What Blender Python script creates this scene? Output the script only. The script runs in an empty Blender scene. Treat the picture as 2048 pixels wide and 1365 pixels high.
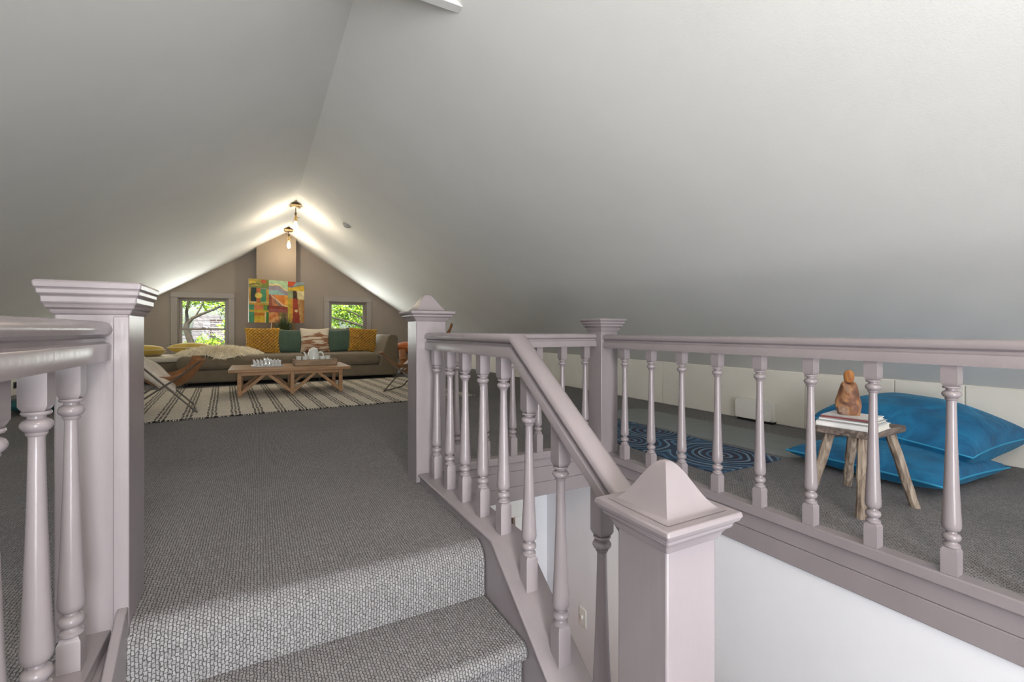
import bpy, math, random
from math import sin, cos, pi, radians, sqrt, exp
from mathutils import Vector, Matrix, Euler
random.seed(7)
S = bpy.context.scene
COL = S.collection
# ---------------------------------------------------------------- camera
PSI = math.atan(506/930)
cam = bpy.data.cameras.new('camera'); co = bpy.data.objects.new('camera', cam); COL.objects.link(co)
co.location = (0, 0, .85); co.rotation_euler = (pi/2, 0, -PSI)
cam.sensor_width = 36; cam.lens = 930*36/2048; cam.shift_y = -21.5/2048
cam.clip_start = .02; cam.clip_end = 300
S.camera = co
# ---------------------------------------------------------------- world, sun, daylight, exposure
w = bpy.data.worlds.new('sky'); S.world = w; w.use_nodes = True
bg = w.node_tree.nodes['Background']
sky = w.node_tree.nodes.new('ShaderNodeTexSky')
sky.sky_type = 'NISHITA'; sky.sun_disc = False; sky.sun_elevation = radians(55); sky.sun_rotation = radians(200)
sky.air_density = 1.0; sky.dust_density = 3.0; sky.ozone_density = 1.0
w.node_tree.links.new(sky.outputs[0], bg.inputs[0]); bg.inputs[1].default_value = .34
sl = bpy.data.lights.new('sun', 'SUN'); so = bpy.data.objects.new('sun', sl); COL.objects.link(so)
sl.energy = 4.8; sl.angle = radians(.6); sl.color = (1, .94, .85); so.rotation_euler = (radians(38), radians(8), radians(-20))
def area(name, loc, rot, sx, sy, e, col):
    l = bpy.data.lights.new(name, 'AREA'); o = bpy.data.objects.new(name, l); COL.objects.link(o)
    l.shape = 'RECTANGLE'; l.size = sx; l.size_y = sy; l.energy = e; l.color = col
    o.location = loc; o.rotation_euler = rot
    return o
# daylight coming in through the rear gable windows behind the stair landing
area('daylight_landing', (.0, -2.32, .62), (radians(95), 0, 0), 1.0, 2.1, 145, (.95, .97, 1))
area('daylight_left', (-1.75, -2.32, .65), (radians(98), 0, 0), .8, 1.1, 14, (.95, .97, 1))
area('daylight_right', (2.95, -2.32, .60), (radians(98), 0, 0), .8, .95, 10, (.95, .97, 1))
# daylight through the two far gable windows
area('daylight_far_left', (-.95, 10.80, .90), (radians(-90), 0, 0), .75, 1.1, 19, (.97, 1, .95))
area('daylight_far_right', (1.74, 10.80, .90), (radians(-90), 0, 0), .72, 1.1, 19, (.97, 1, .95))
S.view_settings.view_transform = 'Standard'; S.view_settings.look = 'None'
S.view_settings.exposure = 0.56; S.view_settings.gamma = 1; S.view_settings.use_curve_mapping = False
S.cycles.use_denoising = True
S.cycles.max_bounces = 10; S.cycles.diffuse_bounces = 6; S.cycles.transparent_max_bounces = 16
S.cycles.sample_clamp_indirect = 6

# ---------------------------------------------------------------- materials
def new_mat(name):
    m = bpy.data.materials.new(name); m.use_nodes = True
    nt = m.node_tree
    return m, nt, nt.nodes['Principled BSDF']
def N(nt, typ, **kw):
    n = nt.nodes.new(typ)
    for k, v in kw.items():
        if k.startswith('i_'): n.inputs[k[2:].replace('_', ' ')].default_value = v
        else: setattr(n, k, v)
    return n
def lk(nt, a, b): nt.links.new(a, b)
def hexc(r, g, b):
    f = lambda c: (c/255/12.92 if c/255 <= .04045 else ((c/255+.055)/1.055)**2.4)
    return (f(r), f(g), f(b), 1)
def ramp(nt, fac, stops, interp='LINEAR'):
    r = N(nt, 'ShaderNodeValToRGB'); r.color_ramp.interpolation = interp
    e = r.color_ramp.elements
    while len(e) < len(stops): e.new(.5)
    for i, (p, c) in enumerate(stops): e[i].position = p; e[i].color = c
    lk(nt, fac, r.inputs[0]); return r.outputs[0]
def math_(nt, op, a, b=None, c=None):
    n = N(nt, 'ShaderNodeMath', operation=op)
    for i, x in enumerate((a, b, c)):
        if x is None: continue
        if isinstance(x, (int, float)): n.inputs[i].default_value = x
        else: lk(nt, x, n.inputs[i])
    return n.outputs[0]
def shade(c, k): return (c[0]*k, c[1]*k, c[2]*k, 1)
def mat(name, c, rough=.5, var=.12, vs=6, bump=0, bs=80, stretch=None, metal=0, coat=0, sheen=0, spec=.5, coord='Object', bdist=.002):
    m, nt, b = new_mat(name)
    tc = N(nt, 'ShaderNodeTexCoord'); mp = N(nt, 'ShaderNodeMapping')
    lk(nt, tc.outputs[coord], mp.inputs[0])
    if stretch: mp.inputs['Scale'].default_value = stretch
    n = N(nt, 'ShaderNodeTexNoise', i_Scale=vs, i_Detail=5.0, i_Roughness=.6); lk(nt, mp.outputs[0], n.inputs['Vector'])
    col = ramp(nt, n.outputs[0], [(.3, shade(c, 1-var)), (.7, shade(c, 1+var))])
    lk(nt, col, b.inputs['Base Color'])
    b.inputs['Roughness'].default_value = rough; b.inputs['Metallic'].default_value = metal
    b.inputs['Coat Weight'].default_value = coat; b.inputs['Sheen Weight'].default_value = sheen
    b.inputs['Specular IOR Level'].default_value = spec
    if bump:
        n2 = N(nt, 'ShaderNodeTexNoise', i_Scale=bs, i_Detail=4.0); lk(nt, mp.outputs[0], n2.inputs['Vector'])
        bp = N(nt, 'ShaderNodeBump', i_Strength=bump, i_Distance=bdist); lk(nt, n2.outputs[0], bp.inputs['Height']); lk(nt, bp.outputs[0], b.inputs['Normal'])
    return m
M_paint = mat('lilac_grey_gloss_paint', (.252, .219, .228, 1), .27, .05, 5, .35, 45, (1, 1, .22), spec=.5, bdist=.0018)
M_paint_l = M_paint
M_ceil = mat('ceiling_plaster', (.77, .77, .745, 1), .75, .03, 1.2, .22, 130, bdist=.002)
M_white = mat('white_wall_paint', (.72, .72, .75, 1), .6, .03, 2, .12, 140)
M_cream = mat('cream_knee_wall_paint', (.74, .715, .65, 1), .55, .05, 2, .12, 60)
M_taupe = mat('taupe_wall_paint', (.27, .225, .185, 1), .6, .05, 2, .1, 120)
M_taupe_t = mat('taupe_trim_paint', (.27, .235, .205, 1), .4, .04, 3)
M_sofa = mat('olive_taupe_upholstery', (.165, .130, .084, 1), .85, .10, 8, .3, 600, sheen=.15)
M_black = mat('black_plastic', (.012, .012, .012, 1), .4)
M_oak = mat('honey_wood', (.27, .13, .038, 1), .5, .30, 5, .15, 60, (1.2, 9, 9))
M_oak_d = mat('brown_wood_tray', (.25, .155, .075, 1), .5, .25, 6, .1, 60, (1.2, 9, 9))
M_must = mat('mustard_cotton', (.50, .265, .018, 1), .85, .18, 12, .25, 300, sheen=.2)
M_green = mat('green_linen', (.055, .095, .065, 1), .9, .14, 10, .3, 300, sheen=.2)
M_teal = mat('dark_teal_fabric', (.01, .07, .075, 1), .9, .14, 10)
M_yel = mat('yellow_velvet', (.52, .36, .06, 1), .8, .15, 7, .2, 200, sheen=.3)
M_orange = mat('orange_fabric', (.50, .13, .025, 1), .8, .1, 8, sheen=.2)
M_fleece = mat('cream_fleece', (.88, .80, .62, 1), .95, .15, 20, sheen=.3)
M_hide = mat('pale_hide', (.68, .60, .50, 1), .9, .14, 9, .5, 60, sheen=.2)
M_leather = mat('tan_leather', (.27, .115, .04, 1), .5, .22, 7, .2, 150)
M_steel = mat('dark_steel_rod', (.20, .18, .16, 1), .32, .1, 10, metal=.9)
M_brass = mat('aged_brass', (.42, .30, .14, 1), .35, .2, 20, metal=.9)
M_bronze = mat('bronze', (.10, .07, .04, 1), .4, .2, 20, metal=.7)
M_plast = mat('white_plastic', (.74, .73, .69, 1), .4, .02, 4)
M_smoke = mat('aged_plastic', (.50, .50, .46, 1), .5, .05, 9)
M_ceram = mat('white_ceramic', (.70, .71, .66, 1), .15, .03, 6, coat=.4)
M_book = mat('white_book_cover', (.80, .78, .76, 1), .4, .03, 9)
M_page = mat('book_pages', (.72, .68, .60, 1), .8, .06, 40, stretch=(1, 1, 30))
M_maroon = mat('maroon_print', (.22, .06, .06, 1), .5, .1, 9)
M_grey = mat('grey_print', (.35, .36, .37, 1), .5, .1, 9)
M_mat = mat('grey_yoga_foam', (.215, .232, .228, 1), .8, .06, 8, .2, 300)
M_pot = mat('charcoal_pot', (.05, .05, .05, 1), .6, .1, 9)
M_blade = mat('dark_grass_leaf', (.06, .085, .025, 1), .6, .3, 9)
M_bark = mat('tree_bark', (.07, .055, .035, 1), .9, .3, 9, .6, 40, (3, 3, 1), bdist=.02)
M_leaf = mat('tree_leaf', (.34, .52, .035, 1), .6, .45, 3, coord='Object')
M_lawn = mat('lawn', (.12, .22, .03, 1), .9, .3, 2)
M_siding = mat('pale_siding', (.42, .41, .40, 1), .7, .06, 3)
M_warm = mat('warm_beige_wall', (.62, .42, .27, 1), .7, .03, 3)
M_doorwood = mat('dark_door_wood', (.10, .045, .02, 1), .4, .2, 5, stretch=(9, 9, 1))
M_quilt = mat('mattress_cream', (.62, .57, .47, 1), .9, .05, 9)

def carpet_material():
    m, nt, b = new_mat('grey_loop_carpet')
    g = N(nt, 'ShaderNodeNewGeometry'); sx = N(nt, 'ShaderNodeSeparateXYZ'); lk(nt, g.outputs['Position'], sx.inputs[0])
    yz = math_(nt, 'ADD', sx.outputs['Y'], sx.outputs['Z'])
    cb = N(nt, 'ShaderNodeCombineXYZ'); lk(nt, yz, cb.inputs[0]); lk(nt, sx.outputs['X'], cb.inputs[1])
    nz = N(nt, 'ShaderNodeTexNoise', i_Scale=70.0, i_Detail=3.0); lk(nt, cb.outputs[0], nz.inputs['Vector'])
    mv = N(nt, 'ShaderNodeVectorMath', operation='MULTIPLY_ADD'); mv.inputs[1].default_value = (.016, .011, 0)
    lk(nt, nz.outputs['Color'], mv.inputs[0]); lk(nt, cb.outputs[0], mv.inputs[2])
    br = N(nt, 'ShaderNodeTexBrick', offset=.5)
    br.inputs['Scale'].default_value = 1; br.inputs['Mortar Size'].default_value = .0017; br.inputs['Mortar Smooth'].default_value = .8
    br.inputs['Brick Width'].default_value = .0150; br.inputs['Row Height'].default_value = .0095
    br.inputs['Color1'].default_value = (.325, .315, .318, 1); br.inputs['Color2'].default_value = (.25, .24, .243, 1); br.inputs['Mortar'].default_value = (.085, .080, .080, 1)
    lk(nt, mv.outputs[0], br.inputs['Vector'])
    n2 = N(nt, 'ShaderNodeTexNoise', i_Scale=420.0, i_Detail=3.0); lk(nt, cb.outputs[0], n2.inputs['Vector'])
    v = ramp(nt, n2.outputs[0], [(.3, (.62, .62, .62, 1)), (.7, (1.25, 1.25, 1.25, 1))])
    n3 = N(nt, 'ShaderNodeTexNoise', i_Scale=1.3, i_Detail=3.0); lk(nt, cb.outputs[0], n3.inputs['Vector'])
    v3 = ramp(nt, n3.outputs[0], [(.3, (.93, .93, .93, 1)), (.7, (1.05, 1.05, 1.05, 1))])
    mx = N(nt, 'ShaderNodeMix', data_type='RGBA', blend_type='MULTIPLY'); mx.inputs[0].default_value = 1
    lk(nt, br.outputs['Color'], mx.inputs[6]); lk(nt, v, mx.inputs[7])
    mx2 = N(nt, 'ShaderNodeMix', data_type='RGBA', blend_type='MULTIPLY'); mx2.inputs[0].default_value = 1
    lk(nt, mx.outputs[2], mx2.inputs[6]); lk(nt, v3, mx2.inputs[7]); lk(nt, mx2.outputs[2], b.inputs['Base Color'])
    b.inputs['Roughness'].default_value = .95; b.inputs['Specular IOR Level'].default_value = .15
    hs = math_(nt, 'SUBTRACT', math_(nt, 'MULTIPLY', n2.outputs[0], .5), br.outputs['Fac'])
    bp = N(nt, 'ShaderNodeBump', i_Strength=.7, i_Distance=.004); lk(nt, hs, bp.inputs['Height']); lk(nt, bp.outputs[0], b.inputs['Normal'])
    return m
M_carpet = carpet_material()
def glass_material(name, tint=(1, 1, 1, 1), rough=0.0):
    m, nt, b = new_mat(name); nt.nodes.remove(b)
    tr = N(nt, 'ShaderNodeBsdfTransparent'); tr.inputs[0].default_value = tint
    gl = N(nt, 'ShaderNodeBsdfGlossy'); gl.inputs['Roughness'].default_value = rough
    fr = N(nt, 'ShaderNodeFresnel', i_IOR=1.45); mx = N(nt, 'ShaderNodeMixShader')
    lk(nt, fr.outputs[0], mx.inputs[0]); lk(nt, tr.outputs[0], mx.inputs[1]); lk(nt, gl.outputs[0], mx.inputs[2])
    lk(nt, mx.outputs[0], nt.nodes['Material Output'].inputs[0]); return m
M_glass = glass_material('window_glass', (.98, 1, .99, 1))
def crystal_material():
    m, nt, b = new_mat('cut_glass')
    b.inputs['Base Color'].default_value = (.86, .88, .88, 1); b.inputs['Roughness'].default_value = .06
    b.inputs['Transmission Weight'].default_value = .55; b.inputs['IOR'].default_value = 1.5; b.inputs['Coat Weight'].default_value = .5
    return m
M_crystal = crystal_material()
def velvet_blue():
    m, nt, b = new_mat('turquoise_velvet')
    tc = N(nt, 'ShaderNodeTexCoord'); n = N(nt, 'ShaderNodeTexNoise', i_Scale=5.0, i_Detail=6.0, i_Distortion=1.4); lk(nt, tc.outputs['Object'], n.inputs['Vector'])
    c = ramp(nt, n.outputs[0], [(.32, (.001, .065, .16, 1)), (.55, (.002, .115, .26, 1)), (.75, (.005, .19, .37, 1))])
    lk(nt, c, b.inputs['Base Color']); b.inputs['Roughness'].default_value = .7
    b.inputs['Sheen Weight'].default_value = .22; b.inputs['Sheen Tint'].default_value = (.2, .7, 1, 1); b.inputs['Sheen Roughness'].default_value = .4
    n2 = N(nt, 'ShaderNodeTexNoise', i_Scale=9.0, i_Detail=3.0, i_Distortion=1.0); lk(nt, tc.outputs['Object'], n2.inputs['Vector'])
    bp = N(nt, 'ShaderNodeBump', i_Strength=.35, i_Distance=.03); lk(nt, n2.outputs[0], bp.inputs['Height']); lk(nt, bp.outputs[0], b.inputs['Normal'])
    return m
M_velvet = velvet_blue()
M_vpipe = mat('turquoise_piping', (.02, .24, .42, 1), .7, .05)
def rug_material():
    m, nt, b = new_mat('cream_rug_black_stitch')
    tc = N(nt, 'ShaderNodeTexCoord'); sx = N(nt, 'ShaderNodeSeparateXYZ'); lk(nt, tc.outputs['Object'], sx.inputs[0])
    nz = N(nt, 'ShaderNodeTexNoise', i_Scale=6.0, i_Detail=2.0); lk(nt, tc.outputs['Object'], nz.inputs['Vector'])
    x = math_(nt, 'ADD', sx.outputs['X'], math_(nt, 'MULTIPLY', math_(nt, 'SUBTRACT', nz.outputs[0], .5), .03))
    P = .205
    xm = math_(nt, 'MODULO', math_(nt, 'ADD', x, 10), P)                # position inside one stripe group
    li = math_(nt, 'MODULO', xm, .032)
    inl = math_(nt, 'LESS_THAN', math_(nt, 'ABSOLUTE', math_(nt, 'SUBTRACT', li, .016)), .0095)
    ing = math_(nt, 'LESS_THAN', xm, .096)
    row = math_(nt, 'FLOOR', math_(nt, 'DIVIDE', xm, .032))
    y = math_(nt, 'ADD', math_(nt, 'ADD', sx.outputs['Y'], 10), math_(nt, 'MULTIPLY', row, .037))
    dash = math_(nt, 'LESS_THAN', math_(nt, 'MODULO', y, .085), .058)
    f = math_(nt, 'MULTIPLY', math_(nt, 'MULTIPLY', inl, ing), dash)
    n2 = N(nt, 'ShaderNodeTexNoise', i_Scale=40.0, i_Detail=4.0); lk(nt, tc.outputs['Object'], n2.inputs['Vector'])
    base = ramp(nt, n2.outputs[0], [(.3, (.52, .47, .39, 1)), (.7, (.70, .65, .56, 1))])
    mx = N(nt, 'ShaderNodeMix', data_type='RGBA'); lk(nt, f, mx.inputs[0]); lk(nt, base, mx.inputs[6]); mx.inputs[7].default_value = (.018, .016, .015, 1)
    lk(nt, mx.outputs[2], b.inputs['Base Color']); b.inputs['Roughness'].default_value = .95
    wv = N(nt, 'ShaderNodeTexWave', i_Scale=18.0, i_Distortion=3.0); wv.bands_direction = 'Y'; lk(nt, tc.outputs['Object'], wv.inputs['Vector'])
    bp = N(nt, 'ShaderNodeBump', i_Strength=.5, i_Distance=.008); lk(nt, wv.outputs['Fac'], bp.inputs['Height']); lk(nt, bp.outputs[0], b.inputs['Normal'])
    return m
M_rug = rug_material()
def swirl_material():
    m, nt, b = new_mat('navy_swirl_foam')
    tc = N(nt, 'ShaderNodeTexCoord')
    n = N(nt, 'ShaderNodeTexNoise', i_Scale=3.0, i_Detail=1.0); lk(nt, tc.outputs['Object'], n.inputs['Vector'])
    mv = N(nt, 'ShaderNodeVectorMath', operation='MULTIPLY_ADD'); mv.inputs[1].default_value = (.12, .12, 0); lk(nt, n.outputs['Color'], mv.inputs[0]); lk(nt, tc.outputs['Object'], mv.inputs[2])
    dmin = None
    for cx, cy in ((.06, -.62), (-.20, .02), (.20, .16), (-.12, .62), (.24, .78)):
        d = N(nt, 'ShaderNodeVectorMath', operation='DISTANCE'); lk(nt, mv.outputs[0], d.inputs[0]); d.inputs[1].default_value = (cx+.06, cy+.06, .003)
        dmin = d.outputs['Value'] if dmin is None else math_(nt, 'SMOOTH_MIN', dmin, d.outputs['Value'], .05)
    ph = math_(nt, 'MULTIPLY', dmin, 128)
    s = math_(nt, 'SINE', ph); s2 = math_(nt, 'SINE', math_(nt, 'MULTIPLY', dmin, 43))
    ln = math_(nt, 'GREATER_THAN', s, .35)
    lite = ramp(nt, s2, [(.2, (.05, .14, .24, 1)), (.6, (.10, .20, .29, 1)), (.9, (.42, .50, .54, 1))])
    dark = ramp(nt, math_(nt, 'MULTIPLY', dmin, 2.2), [(.05, (.03, .012, .03, 1)), (.4, (.012, .016, .04, 1)), (.9, (.02, .05, .10, 1))])
    mx = N(nt, 'ShaderNodeMix', data_type='RGBA'); lk(nt, ln, mx.inputs[0]); lk(nt, dark, mx.inputs[6]); lk(nt, lite, mx.inputs[7])
    lk(nt, mx.outputs[2], b.inputs['Base Color']); b.inputs['Roughness'].default_value = .75
    return m
M_swirl = swirl_material()
def streak_material():
    m, nt, b = new_mat('cream_cloth_rust_streaks')
    tc = N(nt, 'ShaderNodeTexCoord'); mp = N(nt, 'ShaderNodeMapping'); mp.inputs['Scale'].default_value = (3.2, 3, 34); lk(nt, tc.outputs['Object'], mp.inputs[0])
    n = N(nt, 'ShaderNodeTexNoise', i_Scale=1.0, i_Detail=3.0); lk(nt, mp.outputs[0], n.inputs['Vector'])
    mp2 = N(nt, 'ShaderNodeMapping'); mp2.inputs['Scale'].default_value = (4, 1, 7); mp2.inputs['Location'].default_value = (.4, 0, .3); lk(nt, tc.outputs['Object'], mp2.inputs[0])
    n2 = N(nt, 'ShaderNodeTexNoise', i_Scale=1.0, i_Detail=0.0); lk(nt, mp2.outputs[0], n2.inputs['Vector'])
    sx = N(nt, 'ShaderNodeSeparateXYZ'); lk(nt, tc.outputs['Object'], sx.inputs[0])
    low = math_(nt, 'MULTIPLY', math_(nt, 'SUBTRACT', .0, sx.outputs['Z']), .6)
    f = math_(nt, 'ADD', math_(nt, 'ADD', math_(nt, 'MULTIPLY', n2.outputs[0], .55), low), math_(nt, 'MULTIPLY', n.outputs[0], .62))
    c = ramp(nt, f, [(.0, (.66, .57, .45, 1)), (.56, (.66, .57, .45, 1)), (.60, (.33, .16, .075, 1)), (.68, (.24, .10, .05, 1)), (.75, (.55, .42, .30, 1))])
    lk(nt, c, b.inputs['Base Color']); b.inputs['Roughness'].default_value = .9; return m
M_streak = streak_material()
def wood_old(name, stops, sc=(9, 9, 1.1), bump=.8):
    m, nt, b = new_mat(name)
    tc = N(nt, 'ShaderNodeTexCoord'); mp = N(nt, 'ShaderNodeMapping'); mp.inputs['Scale'].default_value = sc; lk(nt, tc.outputs['Object'], mp.inputs[0])
    n = N(nt, 'ShaderNodeTexNoise', i_Scale=5.0, i_Detail=7.0, i_Distortion=.8); lk(nt, mp.outputs[0], n.inputs['Vector'])
    lk(nt, ramp(nt, n.outputs[0], stops), b.inputs['Base Color']); b.inputs['Roughness'].default_value = .65
    bp = N(nt, 'ShaderNodeBump', i_Strength=bump, i_Distance=.006); lk(nt, n.outputs[0], bp.inputs['Height']); lk(nt, bp.outputs[0], b.inputs['Normal'])
    return m
M_rustic = wood_old('weathered_grey_wood', [(.3, (.10, .065, .045, 1)), (.5, (.30, .235, .18, 1)), (.7, (.46, .38, .30, 1))])
M_rustic_t = wood_old('weathered_dark_board', [(.3, (.045, .035, .03, 1)), (.5, (.13, .10, .085, 1)), (.72, (.26, .20, .16, 1))], (1.2, 8, 8))
M_burl = wood_old('burl_wood', [(.30, (.04, .018, .016, 1)), (.44, (.20, .085, .045, 1)), (.52, (.36, .18, .075, 1)), (.60, (.20, .12, .09, 1)), (.74, (.52, .33, .17, 1))], (3, 3, 2), 1.0)
M_burl_h = wood_old('polished_wood', [(.3, (.25, .085, .02, 1)), (.5, (.42, .18, .05, 1)), (.7, (.50, .25, .08, 1))], (5, 5, 1.5), .15)
def brick_material(name, c1, c2, mo, bw, rh, ms, rot=None, bump=1.0):
    m, nt, b = new_mat(name)
    tc = N(nt, 'ShaderNodeTexCoord'); sx = N(nt, 'ShaderNodeSeparateXYZ'); lk(nt, tc.outputs['Object'], sx.inputs[0])
    cb = N(nt, 'ShaderNodeCombineXYZ'); lk(nt, math_(nt, 'ADD', sx.outputs['X'], sx.outputs['Y']), cb.inputs[0]); lk(nt, sx.outputs['Z'], cb.inputs[1])
    br = N(nt, 'ShaderNodeTexBrick'); br.inputs['Scale'].default_value = 1; br.inputs['Brick Width'].default_value = bw; br.inputs['Row Height'].default_value = rh; br.inputs['Mortar Size'].default_value = ms
    br.inputs['Color1'].default_value = c1; br.inputs['Color2'].default_value = c2; br.inputs['Mortar'].default_value = mo
    lk(nt, cb.outputs[0], br.inputs['Vector']); lk(nt, br.outputs['Color'], b.inputs['Base Color']); b.inputs['Roughness'].default_value = .9
    bp = N(nt, 'ShaderNodeBump', i_Strength=bump, i_Distance=.01); bp.invert = True; lk(nt, br.outputs['Fac'], bp.inputs['Height']); lk(nt, bp.outputs[0], b.inputs['Normal'])
    return m
M_brick = brick_material('dark_brick', (.075, .036, .034, 1), (.035, .024, .032, 1), (.34, .31, .30, 1), .22, .075, .010)
M_shingle = brick_material('pale_shingles', (.21, .19, .18, 1), (.15, .14, .135, 1), (.06, .055, .055, 1), .25, .16, .012)
def emit(name, c, e):
    m, nt, b = new_mat(name); b.inputs['Base Color'].default_value = c
    b.inputs['Emission Color'].default_value = c; b.inputs['Emission Strength'].default_value = e; return m
M_bulb = emit('lit_bulb', (1, .80, .50, 1), 22)
def vcol_material():
    m, nt, b = new_mat('painted_canvas')
    a = N(nt, 'ShaderNodeVertexColor'); a.layer_name = 'paint'
    tc = N(nt, 'ShaderNodeTexCoord'); n = N(nt, 'ShaderNodeTexNoise', i_Scale=14.0, i_Detail=5.0); lk(nt, tc.outputs['Object'], n.inputs['Vector'])
    v = ramp(nt, n.outputs[0], [(.3, (.58, .58, .58, 1)), (.7, (.92, .92, .92, 1))])
    mx = N(nt, 'ShaderNodeMix', data_type='RGBA', blend_type='MULTIPLY'); mx.inputs[0].default_value = 1
    lk(nt, a.outputs[0], mx.inputs[6]); lk(nt, v, mx.inputs[7]); lk(nt, mx.outputs[2], b.inputs['Base Color']); b.inputs['Roughness'].default_value = .55
    return m
M_canvas = vcol_material()

# ---------------------------------------------------------------- mesh helpers
class MB:
    def __init__(s): s.v = []; s.f = []
    def add(s, vs, fs):
        o = len(s.v); s.v += [tuple(p) for p in vs]; s.f += [tuple(i+o for i in f) for f in fs]; return s
    def box(s, x0, y0, z0, x1, y1, z1):
        return s.add([(x0,y0,z0),(x1,y0,z0),(x1,y1,z0),(x0,y1,z0),(x0,y0,z1),(x1,y0,z1),(x1,y1,z1),(x0,y1,z1)],
                     [(3,2,1,0),(4,5,6,7),(0,1,5,4),(1,2,6,5),(2,3,7,6),(3,0,4,7)])
    def hexa(s, b, t):       # bottom quad, top quad (ccw from above)
        return s.add(list(b)+list(t), [(3,2,1,0),(4,5,6,7),(0,1,5,4),(1,2,6,5),(2,3,7,6),(3,0,4,7)])
    def prism(s, pts, axis, a, b):   # polygon in the plane normal to axis, extruded a..b
        n = len(pts)
        def P(p, t): return (t, p[0], p[1]) if axis == 'x' else ((p[0], t, p[1]) if axis == 'y' else (p[0], p[1], t))
        vs = [P(p, a) for p in pts]+[P(p, b) for p in pts]
        return s.add(vs, [tuple(range(n-1, -1, -1)), tuple(range(n, 2*n))]+[(i, (i+1) % n, n+(i+1) % n, n+i) for i in range(n)])
    def loft(s, rings, cap0=True, cap1=True, closed=True):
        n = len(rings[0]); vs = [p for r in rings for p in r]; fs = []
        for k in range(len(rings)-1):
            for i in range(n if closed else n-1):
                j = (i+1) % n; fs.append((k*n+i, k*n+j, (k+1)*n+j, (k+1)*n+i))
        if cap0: fs.append(tuple(range(n-1, -1, -1)))
        if cap1: fs.append(tuple((len(rings)-1)*n+i for i in range(n)))
        return s.add(vs, fs)
    def lathe(s, prof, seg=20, c=(0, 0, 0)):   # prof: (z, r)
        return s.loft([[(c[0]+r*cos(2*pi*i/seg), c[1]+r*sin(2*pi*i/seg), c[2]+z) for i in range(seg)] for z, r in prof])
    def rects(s, prof):                        # prof: (z, half x, half y)
        return s.loft([[(-a, -b, z), (a, -b, z), (a, b, z), (-a, b, z)] for z, a, b in prof])
    def squares(s, prof, c=(0, 0)):            # prof: (z, half width)
        return s.loft([[(c[0]-h, c[1]-h, z), (c[0]+h, c[1]-h, z), (c[0]+h, c[1]+h, z), (c[0]-h, c[1]+h, z)] for z, h in prof])
    def tube(s, pts, r, seg=8, r1=None):
        pts = [Vector(p) for p in pts]; rings = []
        up = Vector((0, 0, 1)); n = len(pts)
        t0 = (pts[1]-pts[0]).normalized()
        a = t0.cross(up if abs(t0.z) < .9 else Vector((1, 0, 0))).normalized()
        for i, p in enumerate(pts):
            t = (pts[min(i+1, n-1)]-pts[max(i-1, 0)]).normalized()
            a = (a-t*a.dot(t)).normalized(); b = t.cross(a)
            rr = r if r1 is None else r+(r1-r)*i/(n-1)
            rings.append([tuple(p+a*rr*cos(2*pi*k/seg)+b*rr*sin(2*pi*k/seg)) for k in range(seg)])
        return s.loft(rings)
    def bar(s, p, q, w, h, up=(0, 0, 1)):      # rectangular bar between two points
        p, q = Vector(p), Vector(q); t = (q-p).normalized(); a = t.cross(Vector(up)).normalized(); b = a.cross(t)
        R = lambda c: [tuple(c+a*x*w/2+b*y*h/2) for x, y in ((-1,-1),(1,-1),(1,1),(-1,1))]
        return s.loft([R(p), R(q)])
    def grid(s, nu, nv, fn, flip=False):
        vs = [fn(i/nu, j/nv) for j in range(nv+1) for i in range(nu+1)]
        fs = [(j*(nu+1)+i, j*(nu+1)+i+1, (j+1)*(nu+1)+i+1, (j+1)*(nu+1)+i) for j in range(nv) for i in range(nu)]
        if flip: fs = [f[::-1] for f in fs]
        return s.add(vs, fs)
    def mesh(s, name, m, smooth=35):
        me = bpy.data.meshes.new(name); me.from_pydata(s.v, [], s.f); me.update()
        import bmesh
        bm = bmesh.new(); bm.from_mesh(me); bmesh.ops.recalc_face_normals(bm, faces=bm.faces); bm.to_mesh(me); bm.free()
        me.materials.append(m)
        if smooth:
            me.polygons.foreach_set('use_smooth', [True]*len(me.polygons)); me.set_sharp_from_angle(angle=radians(smooth))
        return me
    def build(s, name, m, parent=None, bev=0, smooth=35, world=False, seg=2):
        o = bpy.data.objects.new(name, s.mesh(name, m, smooth)); COL.objects.link(o)
        if parent is not None:
            o.parent = parent
            if world:      # vertices were given in room coordinates
                inv = world_of(parent).inverted(); o.data.transform(inv)
        if bev:
            b = o.modifiers.new('bevel', 'BEVEL'); b.width = bev; b.segments = seg; b.limit_method = 'ANGLE'; b.angle_limit = radians(40)
        return o
def world_of(o):
    m = Matrix.LocRotScale(o.location, o.rotation_euler, o.scale)
    return world_of(o.parent) @ m if o.parent else m
def tag(o, label, cat, group=None, kind=None):
    o['label'] = label; o['category'] = cat
    if group: o['group'] = group
    if kind: o['kind'] = kind
    return o
def thing(name, label, cat, loc=(0, 0, 0), rz=0, group=None, rot=None):
    o = bpy.data.objects.new(name, None); COL.objects.link(o); o.empty_display_size = .1
    o.location = loc; o.rotation_euler = rot if rot else (0, 0, rz)
    return tag(o, label, cat, group)
def struct(mb, name, m, parent=None, bev=0, smooth=35, label=None):
    o = mb.build(name, m, parent, bev, smooth)
    if parent is None: o['kind'] = 'structure'
    if label: o['label'] = label
    return o
def copy_tree(o, parent=None):
    c = o.copy(); COL.objects.link(c)
    if parent is not None: c.parent = parent
    for ch in list(o.children): copy_tree(ch, c)
    return c

# ---------------------------------------------------------------- room constants
XL, XR = -2.79, 4.12
YB, YF = -2.4, 10.84
RX, RZ = .498, 2.833
SR, SLp = .648, .62
def roof(x): return RZ-SR*(x-RX) if x > RX else RZ-SLp*(RX-x)
ZL, ZR = roof(XL), roof(XR)
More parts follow.
